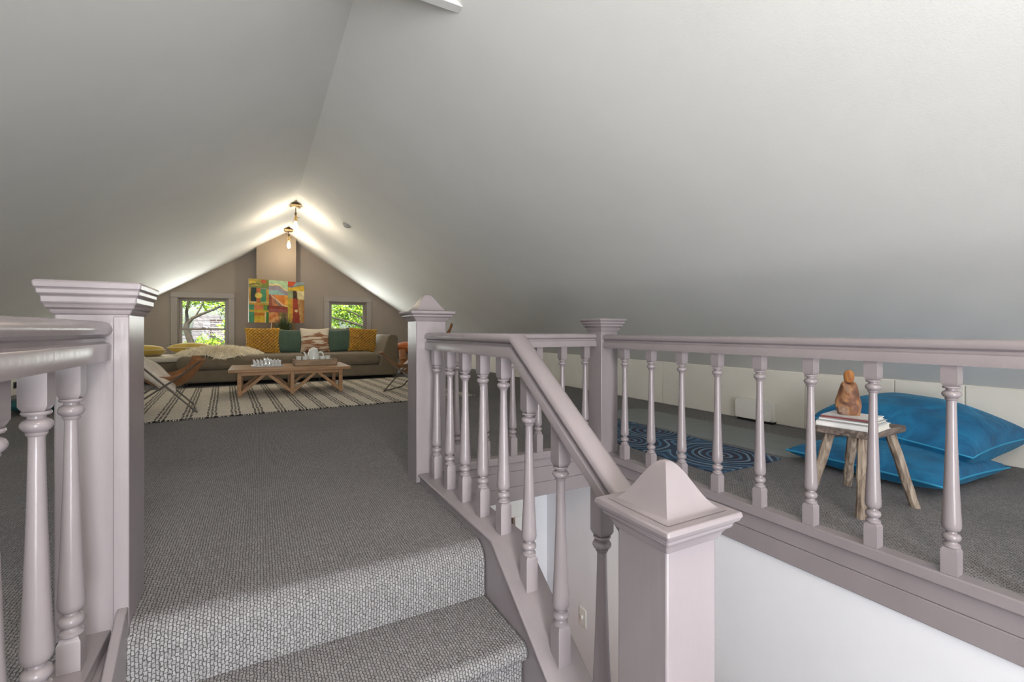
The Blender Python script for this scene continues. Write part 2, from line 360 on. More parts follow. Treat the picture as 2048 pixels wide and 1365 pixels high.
# floor of the attic (carpeted slabs round the stairwell)
f = MB()
f.box(XL-.1, YB, -.16, -.385, YF, 0); f.box(-.385, 1.76, -.16, .80, YF, 0); f.box(.80, 2.66, -.16, 2.15, YF, 0); f.box(2.15, YB, -.16, XR+.1, YF, 0)
struct(f, 'floor', M_carpet)
c = MB()
c.hexa([(RX, YB, RZ), (XR+.2, YB, roof(XR+.2)), (XR+.2, YF, roof(XR+.2)), (RX, YF, RZ)], [(RX, YB, RZ+.12), (XR+.2, YB, roof(XR+.2)+.12), (XR+.2, YF, roof(XR+.2)+.12), (RX, YF, RZ+.12)])
c.hexa([(XL-.2, YB, roof(XL-.2)), (RX, YB, RZ), (RX, YF, RZ), (XL-.2, YF, roof(XL-.2))], [(XL-.2, YB, roof(XL-.2)+.12), (RX, YB, RZ+.12), (RX, YF, RZ+.12), (XL-.2, YF, roof(XL-.2)+.12)])
struct(c, 'ceiling', M_ceil)
# gable walls with window openings
def gable(name, y0, y1, ops, m, zb=0.0):
    xs = sorted({XL, RX, XR}.union(*[{a, b} for a, b, z0, z1 in ops]))
    g = MB()
    for a, b in zip(xs[:-1], xs[1:]):
        op = [o for o in ops if o[0] <= a+1e-6 and o[1] >= b-1e-6]
        lo = zb
        if op:
            if op[0][2] > zb: g.prism([(a, zb), (b, zb), (b, op[0][2]), (a, op[0][2])], 'y', y0, y1)
            lo = op[0][3]
        g.prism([(a, lo), (b, lo), (b, roof(b)+.02), (a, roof(a)+.02)], 'y', y0, y1)
    return struct(g, name, m)
OPF = [(-1.365, -.534, .26, 1.48), (1.344, 2.141, .26, 1.48)]
OPB = [(-.68, .68, -.50, 1.74), (-2.15, -1.35, .2, .98), (2.55, 3.35, .2, .86)]
gable('wall_north', YF, YF+.16, OPF, M_taupe, -.16)
gable('wall_south', YB-.16, YB, OPB, M_white, -2.9)
# knee walls with access panels
kw = struct(MB().box(XR, YB, -.16, XR+.08, YF, ZR+.03), 'wall_east', M_cream)
ys = [YB, .35, 1.272, 1.662, 2.30, 3.9, 5.6, 7.3, 9.0, YF]
for a, b in zip(ys[:-1], ys[1:]):
    MB().box(XR-.012, a+.004, .004, XR, b-.004, ZR-.004).build('panel', M_cream, kw, .003)
kw2 = struct(MB().box(XL-.08, YB, -.16, XL, YF, ZL+.03), 'wall_west', M_cream)
ys = [YB, .8, 2.8, 4.6, 6.4, 8.2, YF]
for a, b in zip(ys[:-1], ys[1:]):
    MB().box(XL, a+.004, .004, XL+.012, b-.004, ZL-.004).build('panel', M_cream, kw2, .003)
# collar beam across the ridge
bx0, bx1 = RX-(RZ-2.546)/SLp, RX+(RZ-2.546)/SR
struct(MB().prism([(bx0, 2.546), (bx1, 2.546), (RX+(RZ-2.66)/SR, 2.66), (RX-(RZ-2.66)/SLp, 2.66)], 'y', 2.262, 2.325), 'trim_1', M_ceil, bev=.004)
# chimney breast on the far wall
struct(MB().prism([(-.045, 0), (.665, 0), (.665, roof(.665)+.02), (RX, RZ+.02), (-.045, roof(-.045)+.02)], 'y', 10.45, YF), 'wall_chimney', mat('tan_breast_paint', (.245, .192, .138, 1), .6, .05, 3, .1, 100))
# baseboards
struct(MB().box(XL+.012, YF-.02, 0, -.045, YF, .12), 'baseboard_north', M_taupe_t, bev=.004)
struct(MB().box(.665, YF-.02, 0, XR-.012, YF, .12), 'baseboard_northeast', M_taupe_t, bev=.004)
# lower stair hall below the opening
hall = M_white
struct(MB().box(2.13, YB, -2.9, 2.25, 3.3, -.16), 'wall_stair_east', hall)
struct(MB().box(.80, 2.662, -.262, 2.13, 3.3, -.16), 'ceiling_hall', hall)
g = MB()
g.box(.80, 3.3, -2.9, .98, 3.42, -.16); g.box(.98, 3.3, -.66, 1.82, 3.42, -.16); g.box(1.82, 3.3, -2.9, 2.25, 3.42, -.16)
struct(g, 'wall_stair_north', hall)
struct(MB().box(.80, 1.68, -2.9, .92, 3.3, -.16), 'wall_stair_west', hall)
struct(MB().box(.66, YB, -2.9, 2.25, 5.2, -2.75), 'floor_hall', M_carpet)
dt = struct(MB().box(.90, 3.275, -.655, 1.905, 3.30, -.44), 'trim_2', M_plast, bev=.004)
MB().box(.88, 3.262, -.47, 1.925, 3.30, -.44).build('cornice', M_plast, dt, .004)
struct(MB().box(1.815, 3.275, -2.75, 1.905, 3.30, -.655), 'trim_3', M_plast, bev=.004)
struct(MB().box(.89, 3.275, -2.75, .985, 3.30, -.655), 'trim_4', M_plast, bev=.004)
g = MB(); g.box(.5, 5.0, -2.75, 2.8, 5.1, -.3); g.box(.5, 3.42, -.36, 2.8, 5.1, -.3); g.box(.45, 3.42, -2.75, .5, 5.1, -.3); g.box(2.75, 3.42, -2.75, 2.8, 5.1, -.3)
struct(g, 'wall_room_below', M_warm)
dr = struct(MB().box(1.775, 3.32, -2.74, 1.815, 4.05, -.68), 'door_1', M_doorwood, bev=.003)
MB().lathe([(0, .004), (.006, .02), (.02, .012), (.035, .024), (.055, .022), (.06, .008)], 14).build('door_handle', M_black, dr)
h = dr.children[0]; h.location = (1.775, 3.39, -.92); h.rotation_euler = (0, -pi/2, 0)
pl = bpy.data.lights.new('lamp_in_room_below', 'POINT'); po = bpy.data.objects.new('lamp_in_room_below', pl); COL.objects.link(po)
po.location = (1.3, 4.3, -.75); pl.energy = 16; pl.color = (1, .74, .48); pl.shadow_soft_size = .12

# ---------------------------------------------------------------- windows
def window(name, x0, x1, z0, z1, y, m, side=1, sill=True):
    """side 1: room lies on the -y side of the wall face at y"""
    d = side
    wroot = bpy.data.objects.new(name, None); COL.objects.link(wroot); wroot['kind'] = 'structure'; wroot.location = ((x0+x1)/2, y, z0)
    def B(n, a, b, c_, e, ya, yb, mm=m, bev=.004, par=wroot):
        y0_, y1_ = sorted((y+d*ya, y+d*yb)); return MB().box(a, y0_, c_, b, y1_, e).build(n, mm, par, bev, world=True)
    cw = .105
    B('casing', x0-cw, x0, z0, z1, -.022, 0); B('casing', x1, x1+cw, z0, z1, -.022, 0)
    B('head_casing', x0-cw-.005, x1+cw+.005, z1, z1+cw, -.026, 0)
    if sill: B('sill', x0-cw-.03, x1+cw+.03, z0-.035, z0, -.06, .05)
    B('jamb', x0, x0+.016, z0, z1, 0, .15); B('jamb', x1-.016, x1, z0, z1, 0, .15); B('jamb', x0, x1, z1-.016, z1, 0, .15)
    zm = (z0+z1)/2
    for n, a, b, yy in (('upper_sash', zm-.018, z1-.016, .085), ('lower_sash', z0, zm+.018, .05)):
        q = MB(); st = .05; xa, xb = x0+.016, x1-.016
        lo, hi = (a+.034, b-.045) if n == 'upper_sash' else (a+.065, b-.034)
        for bb in ((xa, xa+st, a, b), (xb-st, xb, a, b), (xa+st, xb-st, a, lo), (xa+st, xb-st, hi, b)):
            y0_, y1_ = sorted((y+d*yy, y+d*(yy+.035))); q.box(bb[0], y0_, bb[2], bb[1], y1_, bb[3])
        sa = q.build(n, m, wroot, .003, world=True)
        y0_, y1_ = sorted((y+d*(yy+.015), y+d*(yy+.019)))
        MB().box(xa+st-.005, y0_, lo-.005, xb-st+.005, y1_, hi+.005).build('pane', M_glass, sa, world=True)
        if n == 'lower_sash':
            y0_, y1_ = sorted((y+d*yy, y+d*(yy+.03))); MB().box((x0+x1)/2-.03, y0_, zm+.018, (x0+x1)/2+.03, y1_, zm+.034).build('sash_lock', M_bronze, sa, .003, world=True)
    return wroot
for i, o in enumerate(OPF): window('window_%d' % (i+1), o[0], o[1], o[2], o[3], YF, M_taupe_t, 1)
for i, o in enumerate(OPB): window('window_%d' % (i+3), o[0], o[1], o[2], o[3], YB, M_paint, -1)

# ---------------------------------------------------------------- stairs
st = thing('carpeted_stair', 'grey loop carpeted stair flight dropping from the attic floor', 'stairs', (.22, 1.5, -.8))
def step(k, xa, xb, y_r, z, rise=.2, run=.30, mm=M_carpet):
    """nose at y_r with tread above it at height z; the tread runs back to y_r + run"""
    R = .032 if k else .075; nb = -.035 if k else 0.0
    pts = [(y_r+run+.002, z)]
    n = 8
    for i in range(n+1):
        a = pi/2+ (pi if k else pi/2)*i/n
        pts.append((y_r+nb+R+R*cos(a), z-R+R*sin(a)))
    if k: pts += [(y_r+.004, z-2*R-.004)]
    pts += [(y_r, z-rise), (y_r+run+.002, z-rise)]
    return MB().prism(pts, 'x', xa, xb)
step(0, -.335, .785, 1.67, .0005, .2, .12).build('step', M_carpet, st, world=True, smooth=50)
for k in (1, 2, 3):
    step(k, -.335, .785, 1.67-.30*k, -.2*k).build('step', M_carpet, st, world=True, smooth=50)
MB().box(-.365, YB+.005, -.86, 2.12, .77, -.80).build('landing', M_carpet, st, world=True)
# lower flight going down on the far side of the near newel
st2 = thing('lower_stair', 'lower carpeted stair flight going down beside white wall to the hall door', 'stairs', (1.5, 1.0, -2.75))
for k in range(9):
    MB().box(.925, .775+.28*k, -2.745, 2.125, .775+.28*(k+1), -.80-.2075*(k+1)).build('step', M_carpet, st2, .02, world=True)

# ---------------------------------------------------------------- balustrade: curbs, newels, rails, balusters
RAILP = [(.0345, 0), (.0355, .034), (.033, .0385), (.0265, .0405), (.0235, .0425), (.0245, .050), (.0225, .0525), (.027, .055), (.0345, .060), (.0375, .068), (.036, .077), (.030, .085), (.018, .0895), (0, .091)]
RAILP = RAILP+[(-a, b) for a, b in RAILP[-2::-1]]
def rail(path, axis, c, k=1.0):
    """path of (t, z of rail underside), swept along y (axis x const) or x"""
    rings = []
    for t, z in path:
        rings.append([((c+a*k, t, z+b*k) if axis == 'y' else (t, c+a*k, z+b*k)) for a, b in RAILP])
    return MB().loft(rings)
TURN = [(0, .0215), (.003, .0248), (.010, .0245), (.014, .0185), (.018, .0162), (.021, .0165), (.0225, .0195), (.026, .0235), (.032, .0260), (.038, .0260), (.044, .0235), (.048, .0185), (.050, .0150), (.055, .0142), (.0565, .0170), (.059, .0215), (.065, .0255), (.074, .0272), (.088, .0270), (.11, .0258), (.20, .0217), (.35, .0167), (.48, .0138), (.505, .0136), (.512, .0142), (.515, .0175), (.519, .0182), (.5205, .0165), (.5225, .0190), (.526, .0235), (.5315, .0264), (.537, .0264), (.543, .0235), (.546, .0185), (.548, .0152), (.553, .0155), (.5545, .0225), (.558, .0248), (.562, .0235)]
_bal = {}
def baluster_mesh(h, b0, t0):
    key = (round(h, 3), round(b0, 3), round(t0, 3))
    if key not in _bal:
        m = MB(); W = .023
        k = (h-b0-t0)/.562
        m.squares([(0, W-.001), (.001, W), (b0-.012, W), (b0-.004, W-.004), (b0, W-.006)])
        m.lathe([(b0+z*k, r) for z, r in TURN], 20)
        m.squares([(h-t0, W-.007), (h-t0+.004, W-.004), (h-t0+.013, W), (h+.004, W)])
        _bal[key] = m.mesh('baluster', M_paint, 40)
    return _bal[key]
def baluster(par, x, y, z, h, b0=.095, t0=.078):
    o = bpy.data.objects.new('baluster', baluster_mesh(h, b0, t0)); COL.objects.link(o); o.parent = par
    o.location = world_of(par).inverted() @ Vector((x, y, z)); return o
def newel(label, x0, y0, wd, zb, zs, capp, dome=0, dp=None):
    dp = dp or wd; cx, cy, hw, hd = x0+wd/2, y0+dp/2, wd/2, dp/2
    t = thing('newel_post', label, 'newel post', (cx, cy, zb))
    MB().rects([(0, hw, hd), (zs-zb, hw, hd)]).build('shaft', M_paint, t, .005)
    cp = MB(); prof = [(z-zb, hw+o) for o, z in capp]
    cp.rects([(z-zb, hw+o, hd+o) for o, z in capp]); ct = cp.build('cap', M_paint, t, .0035)
    if dome:
        z0, H = prof[-1][0], prof[-1][1]; r = []
        for i in range(17):
            s = .84*(1-i/16)
            e = s/.84
            zz = dome*(.5+.5*cos(pi*e))**1.12+.0015*(1-s)+.0008
            hh = max(H*.96*s, .0008)
            r.append((z0+zz, hh))
        MB().squares(r).build('finial', M_paint, t, 0, smooth=40)
    return t
# far newel, corner newel, near newel, left newel
newel('square newel post with pointed cap at far end of inner stair rail', .770, 2.528, .174, -.16, .910, [(.004, .900), (.008, .908), (.014, .915), (.020, .924), (.028, .926), (.030, .938), (.040, .942), (.043, .952), (.041, .958)], .10)
newel('narrow flat-capped newel post where the two level rails meet', 2.072, 2.520, .147, -.26, .850, [(.004, .842), (.008, .852), (.012, .862), (.016, .872), (.024, .876), (.026, .892), (.034, .896), (.036, .912), (.042, .915), (.045, .927), (.041, .931)])
newel('nearest newel post with pointed cap at foot of sloping handrail', .775, .723, .157, -.80, .375, [(.003, .366), (.008, .374), (.012, .384), (.018, .392), (.026, .397), (.028, .408), (.037, .414), (.042, .424), (.040, .434)], .105)
ln = newel('broad flat-capped newel post beside left edge of top step', -.489, 1.70, .1605, -.25, .905, [(.003, .893), (.008, .903), (.009, .909), (.015, .911), (.017, .921), (.021, .925), (.022, .944), (.028, .948), (.029, .963), (.033, .967), (.035, .981), (.030, .985)], dp=.205)
MB().box(-.3625, 1.692, 0, -.3265, 1.705, .889).build('corner_board', M_paint, ln, .003, world=True)

# right curb and long rail
cr = struct(MB().box(2.090, YB, -.045, 2.158, 2.525, .002), 'trim_5', M_paint, bev=.006)
MB().box(2.112, YB, -.123, 2.135, 2.54, -.045).build('board', M_paint, cr, .004)
MB().box(2.110, YB, -.212, 2.135, 2.54, -.1235).build('board', M_paint, cr, .004)
t = thing('long_railing', 'long level lilac railing above stairwell in front of blue cushions', 'railing', (2.12, 1.0, .002))
rail([(YB, .729), (2.530, .729)], 'y', 2.12).build('handrail', M_paint, t, world=True)
for k in range(15): baluster(t, 2.12, 2.34-.2355*k, .002, .727, .094, .074)
# far curb and short rail
cf = struct(MB().box(.93, 2.600, .0, 2.09, 2.672, .047), 'trim_6', M_paint, bev=.005)
for a, b in ((-.0575, .0), (-.158, -.058), (-.25, -.1585)):
    MB().box(.80, 2.618, a, 2.10, 2.66, b).build('board', M_paint, cf, .004)
t = thing('short_railing', 'short level railing crossing the far end of the stairwell', 'railing', (1.5, 2.61, .047))
rail([(.94, .738), (2.08, .738)], 'x', 2.61).build('handrail', M_paint, t, world=True)
for k in range(6): baluster(t, 1.045+.1935*k, 2.625, .047, .691, .12, .09)
# inner curb, stringer and bent rail
SL = .70
YBEND = 1.60
def strz(y): return .047 if y > YBEND else .047-SL*(YBEND-y)
ci = struct(MB().prism([(2.53, .030), (YBEND+.003, .030), (.86, strz(.86)-.015), (.86, strz(.86)-.30), (1.55, -.42+.07), (2.53, -.30)], 'x', .790, .915), 'trim_7', M_paint, bev=.004)
cb_ = MB().prism([(2.53, .047), (YBEND, .047), (.86, strz(.86)), (.86, strz(.86)-.016), (YBEND+.006, .031), (2.53, .031)], 'x', .779, .926); cb_.build('cap_board', M_paint, ci, .005)
RB = 1.52
def railz(y): return .744 if y > RB else .744-.70*(RB-y)
t = thing('bent_railing', 'inner stair railing that runs level then slopes down to nearest newel', 'railing', (.853, 1.8, .047))
rail([(2.535, .744), (RB, .744), (.87, railz(.87))], 'y', .853, 1.02).build('handrail', M_paint, t, world=True)
for k, y in enumerate((2.425, 2.228, 2.030, 1.832, 1.638, 1.440, 1.240, 1.035)):
    zb = strz(y-.023); zt = railz(y); zb2 = zb
    if y > YBEND: baluster(t, .853, y, zb, zt-zb, .122, .088)
    else: baluster(t, .853, y, zb2, zt-zb2, .125, .115+.02)
# left curb and long rail, running beside the stair towards the viewer
cl = struct(MB().box(-.462, YB, -.03, -.368, 1.705, .002), 'trim_8', M_paint, bev=.005)
MB().box(-.41, YB, -.15, -.352, 1.705, -.03).build('board', M_paint, cl, .004)
MB().box(-.41, YB, -.86, -.372, 1.705, -.151).build('board', M_paint, cl, .004)
struct(MB().prism([(1.715, .0), (1.70, .06), (1.66, .055), (.70, -.60), (.70, -.86), (1.715, -.25)], 'x', -.352, -.328), 'trim_9', M_paint, bev=.004)
t = thing('left_railing', 'level railing on the left beside the top step', 'railing', (-.41, .8, .002))
rail([(YB, .766), (1.703, .766)], 'y', -.41, 1.22).build('handrail', M_paint, t, world=True)
for k in range(12): baluster(t, -.413, 1.552-.2075*k, .002, .762, .085, .085)

# ---------------------------------------------------------------- soft goods helpers
def pillow_mb(w_, h_, t_, n=22, ear=.05, weave=0, rump=0, seed=0, edge=.012):
    rnd = random.Random(seed); ph = [rnd.uniform(0, 6.28) for _ in range(6)]
    m = MB()
    def fn(side):
        def g(u, v):
            x, z = 2*u-1, 2*v-1
            cx = x*(1-ear*(1-z*z)*abs(x)**2); cz = z*(1-ear*(1-x*x)*abs(z)**2)
            p = max(0, (1-x**2)*(1-z**2))
            th = t_/2*p**.42*(1+.0)+edge/2*(1 if p > 0 else 0)
            if rump: th *= 1+rump*(sin(5*x+ph[0]+2*z)*.5+sin(7*z+ph[1]-3*x)*.4+sin(11*x+ph[2])*.25)
            if weave and p > 0:
                a, b = (x+z*.9)*weave, (x-z*.9)*weave
                th += (max(abs(sin(a*pi)), abs(sin(b*pi)))-.9)*.085*(p**.3)*(1 if side < 0 else .3)
            return (cx*w_/2, side*th, cz*h_/2)
        return g
    m.grid(n, n, fn(-1)); m.grid(n, n, fn(1), True)
    return m
def edge_pts(w_, h_, ear=.05, n=14, k=1.0):
    pts = []
    for s in range(4):
        for i in range(n):
            a = -1+2*i/n
            x, z = ((a, -1), (1, a), (-a, 1), (-1, -a))[s]
            pts.append((x*(1-ear*(1-z*z)*abs(x)**2)*w_/2*k, 0, z*(1-ear*(1-x*x)*abs(z)**2)*h_/2*k))
    return pts+[pts[0]]
def cushion(name, label, cat, loc, rot, w_, h_, t_, m, pm=None, group=None, **kw):
    t = thing(name, label, cat, loc, 0, group, rot)
    pillow_mb(w_, h_, t_, **kw).build('cover', m, t, smooth=70)
    if pm: MB().tube(edge_pts(w_, h_, kw.get('ear', .05)), .0055, 6).build('piping', pm, t, smooth=60)
    return t
def rbox(x0, y0, z0, x1, y1, z1): return MB().box(x0, y0, z0, x1, y1, z1)

# ---------------------------------------------------------------- rug and sofa group
rg = thing('striped_rug', 'cream rug with rows of black dashed stripes under coffee table', 'rug', (.45, 6.78, 0), radians(3.2))
MB().grid(60, 40, lambda u, v: ((u-.5)*3.85, (v-.5)*2.75+.012*sin(u*37)+.01*sin(u*91), .012+.003*sin(u*60)*sin(v*43))).build('weave', M_rug, rg)
fr = MB()
for i in range(170):
    x = -1.92+3.84*i/169
    for s in (-1, 1):
        y = s*1.37
        fr.tube([(x, y, .012), (x+random.uniform(-.01, .01), y+s*.03, .006)], .005, 4)
fo = fr.build('fringe', M_rug, rg); fo['kind'] = 'stuff'

sf = thing('sofa', 'long olive taupe sofa with one raised sloping end, facing coffee table', 'sofa', (.55, 8.9, 0))
SB = M_sofa
rbox(-1.06, 8.36, .055, .945, 9.6, .245).build('base', SB, sf, .03, world=True, seg=3)
rbox(.955, 8.36, .055, 2.0, 9.6, .245).build('base', SB, sf, .03, world=True, seg=3)
rbox(-1.07, 8.33, .25, .70, 9.55, .452).build('seat_cushion', SB, sf, .075, world=True, seg=5)
rbox(.705, 8.33, .25, 1.885, 9.40, .452).build('seat_cushion', SB, sf, .075, world=True, seg=5)
rbox(-.15, 9.34, .25, 2.0, 9.62, .66).build('backrest', SB, sf, .06, world=True, seg=4)
MB().prism([(1.845, .055), (2.20, .055), (2.20, .72), (2.17, .765), (2.07, .772), (2.03, .75), (1.93, .46), (1.86, .245)], 'y', 8.34, 9.62).build('armrest', SB, sf, .022, world=True, seg=4)
for x, y in ((-.95, 8.45), (.90, 8.45), (2.1, 8.45), (-.95, 9.5), (.9, 9.5), (2.1, 9.5)):
    MB().lathe([(0, .03), (.06, .035)], 12, (x, y, 0)).build('leg', M_black, sf, world=True)
# cushions on the sofa (they lean back on it)
T = radians(-13)
cushion('throw_pillow', 'mustard braided cushion at left end of the pillow row on sofa', 'pillow', (.06, 9.17, .665), (T, 0, radians(6)), .55, .47, .17, M_must, group=None, n=72, weave=4.5, ear=.07)
cushion('throw_pillow', 'green linen cushion between braided mustard and cream cushions', 'pillow', (.485, 9.20, .650), (T, radians(3), radians(-4)), .45, .44, .16, M_green, ear=.07, rump=.08, seed=2)
cushion('throw_pillow', 'cream cushion with rust streaks in middle of the sofa', 'pillow', (.895, 9.13, .665), (T, 0, 0), .50, .46, .16, M_streak, ear=.08, rump=.06, seed=3)
cushion('throw_pillow', 'green linen cushion next to the right-hand mustard cushion', 'pillow', (1.325, 9.19, .655), (T, radians(-3), radians(4)), .47, .44, .16, M_green, ear=.07, rump=.08, seed=4)
cushion('throw_pillow', 'mustard braided cushion against the raised sofa end', 'pillow', (1.735, 9.14, .665), (T, radians(4), radians(-8)), .52, .46, .17, M_must, n=72, weave=4.5, ear=.07)
cushion('throw_pillow', 'plain mustard cushion peeking out behind the first green cushion', 'pillow', (.40, 9.33, .665), (radians(-13), radians(9), 0), .42, .42, .07, M_must, ear=.07)
# sheepskin lying over the sofa seat
sk = thing('sheepskin', 'cream long-haired sheepskin lying over the sofa seat', 'sheepskin', (-.55, 8.72, .455))
def skin(u, v):
    a = 2*pi*u; r = v
    rx = .54*(1+.10*sin(3*a)+.05*sin(5*a+1)); ry = .42*(1+.10*cos(2*a)+.07*sin(4*a+.4))
    x, y = rx*r*cos(a), ry*r*sin(a)
    z = .095*(1-r**3)+.012+.01*sin(9*a)*r
    if y < -.36: z -= (-.36-y)*1.3
    return (x, y, z)
MB().grid(48, 12, skin).build('hide', M_fleece, sk, smooth=70)
hr = MB(); rr = random.Random(5)
for i in range(7000):
    u, v = rr.random(), sqrt(rr.random())
    p = Vector(skin(u, v)); a = 2*pi*u
    d = Vector((cos(a)*(.35+.6*v)+rr.uniform(-.5, .5), sin(a)*(.35+.6*v)+rr.uniform(-.5, .5), .75-.9*v*v+rr.uniform(-.2, .3))).normalized()
    L = rr.uniform(.04, .085); sd = d.cross(Vector((rr.uniform(-1, 1), rr.uniform(-1, 1), .3))).normalized()*.0045
    tip = p+d*L+Vector((0, 0, -L*.35*v)); mid = p+d*L*.55
    hr.add([p-sd, p+sd, mid+sd*.7, mid-sd*.7, tip], [(0, 1, 2, 3), (3, 2, 4)])
ho = hr.build('fleece', M_fleece, sk, smooth=0); ho['kind'] = 'stuff'

# low bench with yellow cushions beyond the sofa end
bn = thing('low_bench', 'low pale upholstered bench under two yellow cushions by far window', 'bench', (-1.55, 9.5, 0))
rbox(-2.45, 9.05, .10, -1.08, 9.9, .34).build('base', M_sofa, bn, .03, world=True)
rbox(-2.46, 9.03, .34, -1.07, 9.91, .43).build('pad', M_quilt, bn, .03, world=True, seg=3)
for x in (-2.35, -1.18):
    for y in (9.15, 9.8): MB().lathe([(0, .02), (.11, .025)], 10, (x, y, 0)).build('leg', M_black, bn, world=True)
cushion('floor_cushion', 'yellow velvet cushion lying flat nearest to the left newel', 'cushion', (-1.66, 9.35, .512), (radians(84), 0, radians(6)), .66, .52, .19, M_yel, M_quilt, ear=.05)
cushion('floor_cushion', 'yellow velvet cushion lying partly behind the sheepskin', 'cushion', (-1.00, 9.72, .525), (radians(82), 0, radians(-10)), .62, .50, .20, M_yel, M_quilt, ear=.05)

# ---------------------------------------------------------------- coffee table and what stands on it
tb = thing('coffee_table', 'honey wood coffee table with diagonal braces on striped rug', 'table', (.38, 7.1, .016))
for k in range(5):
    y0 = 6.64+.192*k
    rbox(-.335, y0+.001, .325, 1.105, y0+.191, .36).build('plank', M_oak, tb, .003, world=True)
for y in (6.745, 7.42):
    rbox(-.24, y-.02, .275, 1.01, y+.02, .325).build('apron', M_oak, tb, .003, world=True)
    for x in (-.215, .385, .985):
        rbox(x-.024, y-.024, .016, x+.024, y+.024, .325).build('leg', M_oak, tb, .003, world=True)
    for a, b, cc, d in ((-.205, .05, .065, .285), (.375, .05, .105, .285), (.395, .05, .665, .285), (.975, .05, .705, .285)):
        MB().bar((a, y, b), (cc, y, d), .03, .04).build('brace', M_oak, tb, .003, world=True)
for x in (-.215, .985): rbox(x-.015, 6.76, .275, x+.015, 7.41, .325).build('end_apron', M_oak, tb, .003, world=True)
cbm = MB().box(-.19, -.19, 0, .19, .19, .018)
cb2 = tag(cbm.build('chess_board', M_crystal, None, .003), 'square glass chess board on the coffee table', 'board')
cb2.location = (.095, 7.20, .3605); cb2.rotation_euler = (0, 0, radians(3))
PAWN = [(0, .014), (.006, .015), (.010, .010), (.030, .007), (.034, .010), (.038, .007), (.044, .011), (.052, .009), (.056, .002)]
KING = [(0, .016), (.008, .017), (.014, .011), (.045, .009), (.052, .014), (.056, .008), (.074, .013), (.080, .010), (.086, .004), (.094, .005), (.098, .001)]
KNIGHT = [(0, .016), (.008, .016), (.012, .011), (.036, .010), (.044, .014), (.056, .013), (.064, .007), (.068, .002)]
pm = [MB().lathe(p, 10).mesh('chess_piece', M_crystal) for p in (PAWN, KING, KNIGHT)]
for r in (0, 1, 6, 7):
    for k in range(8):
        me = pm[0] if r in (1, 6) else (pm[1] if k in (3, 4) else pm[2])
        o = bpy.data.objects.new('chess_piece', me); COL.objects.link(o)
        ordn = ('first', 'second', 'third', 'fourth', 'fifth', 'sixth', 'seventh', 'eighth')[k]
        kind = ordn+(' short glass pawn' if r in (1, 6) else (' glass piece, tall king or queen,' if k in (3, 4) else ' glass back-row piece'))+' from the left'
        side_ = 'near' if r < 2 else 'far'
        tag(o, kind+' on '+side_+' side of chess board', 'chess piece', 'glass '+('pawns' if r in (1, 6) else ('kings and queens' if k in (3, 4) else 'back-row pieces'))+' on the '+side_+' side of the board')
        v = Vector(((k-3.5)*.043, (r-3.5)*.043, .0185)); v.rotate(Euler((0, 0, radians(3)))); o.location = Vector(cb2.location)+v
tr = thing('tea_tray', 'rectangular brown wooden tray holding teapot on coffee table', 'tray', (.70, 7.16, .3605), radians(2))
MB().box(-.27, -.15, 0, .27, .15, .012).build('bottom', M_oak_d, tr, .002)
for s in (-1, 1): MB().box(-.27, s*.15-.006, 0, .27, s*.15+.006, .082).build('side', M_oak_d, tr, .002)
for s in (-1, 1):
    q = MB(); x = s*.27
    q.box(x-.006, -.144, .012, x+.006, .144, .05); q.box(x-.006, -.144, .05, x+.006, -.05, .085); q.box(x-.006, .05, .05, x+.006, .144, .085); q.box(x-.006, -.05, .072, x+.006, .05, .085)
    q.build('handled_end', M_oak_d, tr, .002)
tp = thing('teapot', 'white ceramic teapot with domed lid on wooden tray', 'teapot', (.685, 7.20, .373), radians(4)); tp.scale = (1.12, 1.12, 1.36)
MB().lathe([(0, .06), (.004, .068), (.03, .075), (.07, .074), (.11, .064), (.128, .056)], 24).build('body', M_ceram, tp)
MB().lathe([(.128, .058), (.133, .058), (.150, .050), (.164, .034), (.170, .014), (.172, .002)], 24).build('lid', M_ceram, tp)
MB().tube([(-.062, 0, .05), (-.085, 0, .07), (-.098, 0, .10), (-.115, 0, .125)], .017, 10, .009).build('spout', M_ceram, tp)
MB().tube([(.060, 0, .115)]+[(.078+.042*sin(a), 0, .075+.048*cos(a)) for a in [.3+i*.3 for i in range(8)]]+[(.066, 0, .028)], .009, 8).build('handle', M_ceram, tp)
CUP = [(0, .026), (.004, .031), (.112, .037), (.115, .0375), (.114, .034), (.012, .027), (.008, .002)]
cm = MB().lathe(CUP, 16).mesh('tea_cup', M_ceram)
for i, (x, y) in enumerate(((-.215, -.04), (-.135, -.09), (.09, -.09), (.165, -.05))):
    o = bpy.data.objects.new('tea_cup', cm); COL.objects.link(o); o.location = (.70+x, 7.16+y, .3735)
    tag(o, ('pale handleless cup at the left end of the tea tray', 'pale handleless cup between left-end cup and the teapot', 'pale handleless cup just right of the teapot', 'pale handleless cup nearest the ring on tea tray')[i], 'cup', 'pale cups on the tea tray')
rg2 = MB()
rg2.tube([(.03*cos(i*pi/10), .03*sin(i*pi/10), .006) for i in range(21)], .0045, 6)
o = tag(rg2.build('napkin_ring', M_ceram), 'thin white ring standing at right end of tea tray', 'ring'); o.location = (.915, 7.13, .408); o.rotation_euler = (radians(75), 0, radians(20))

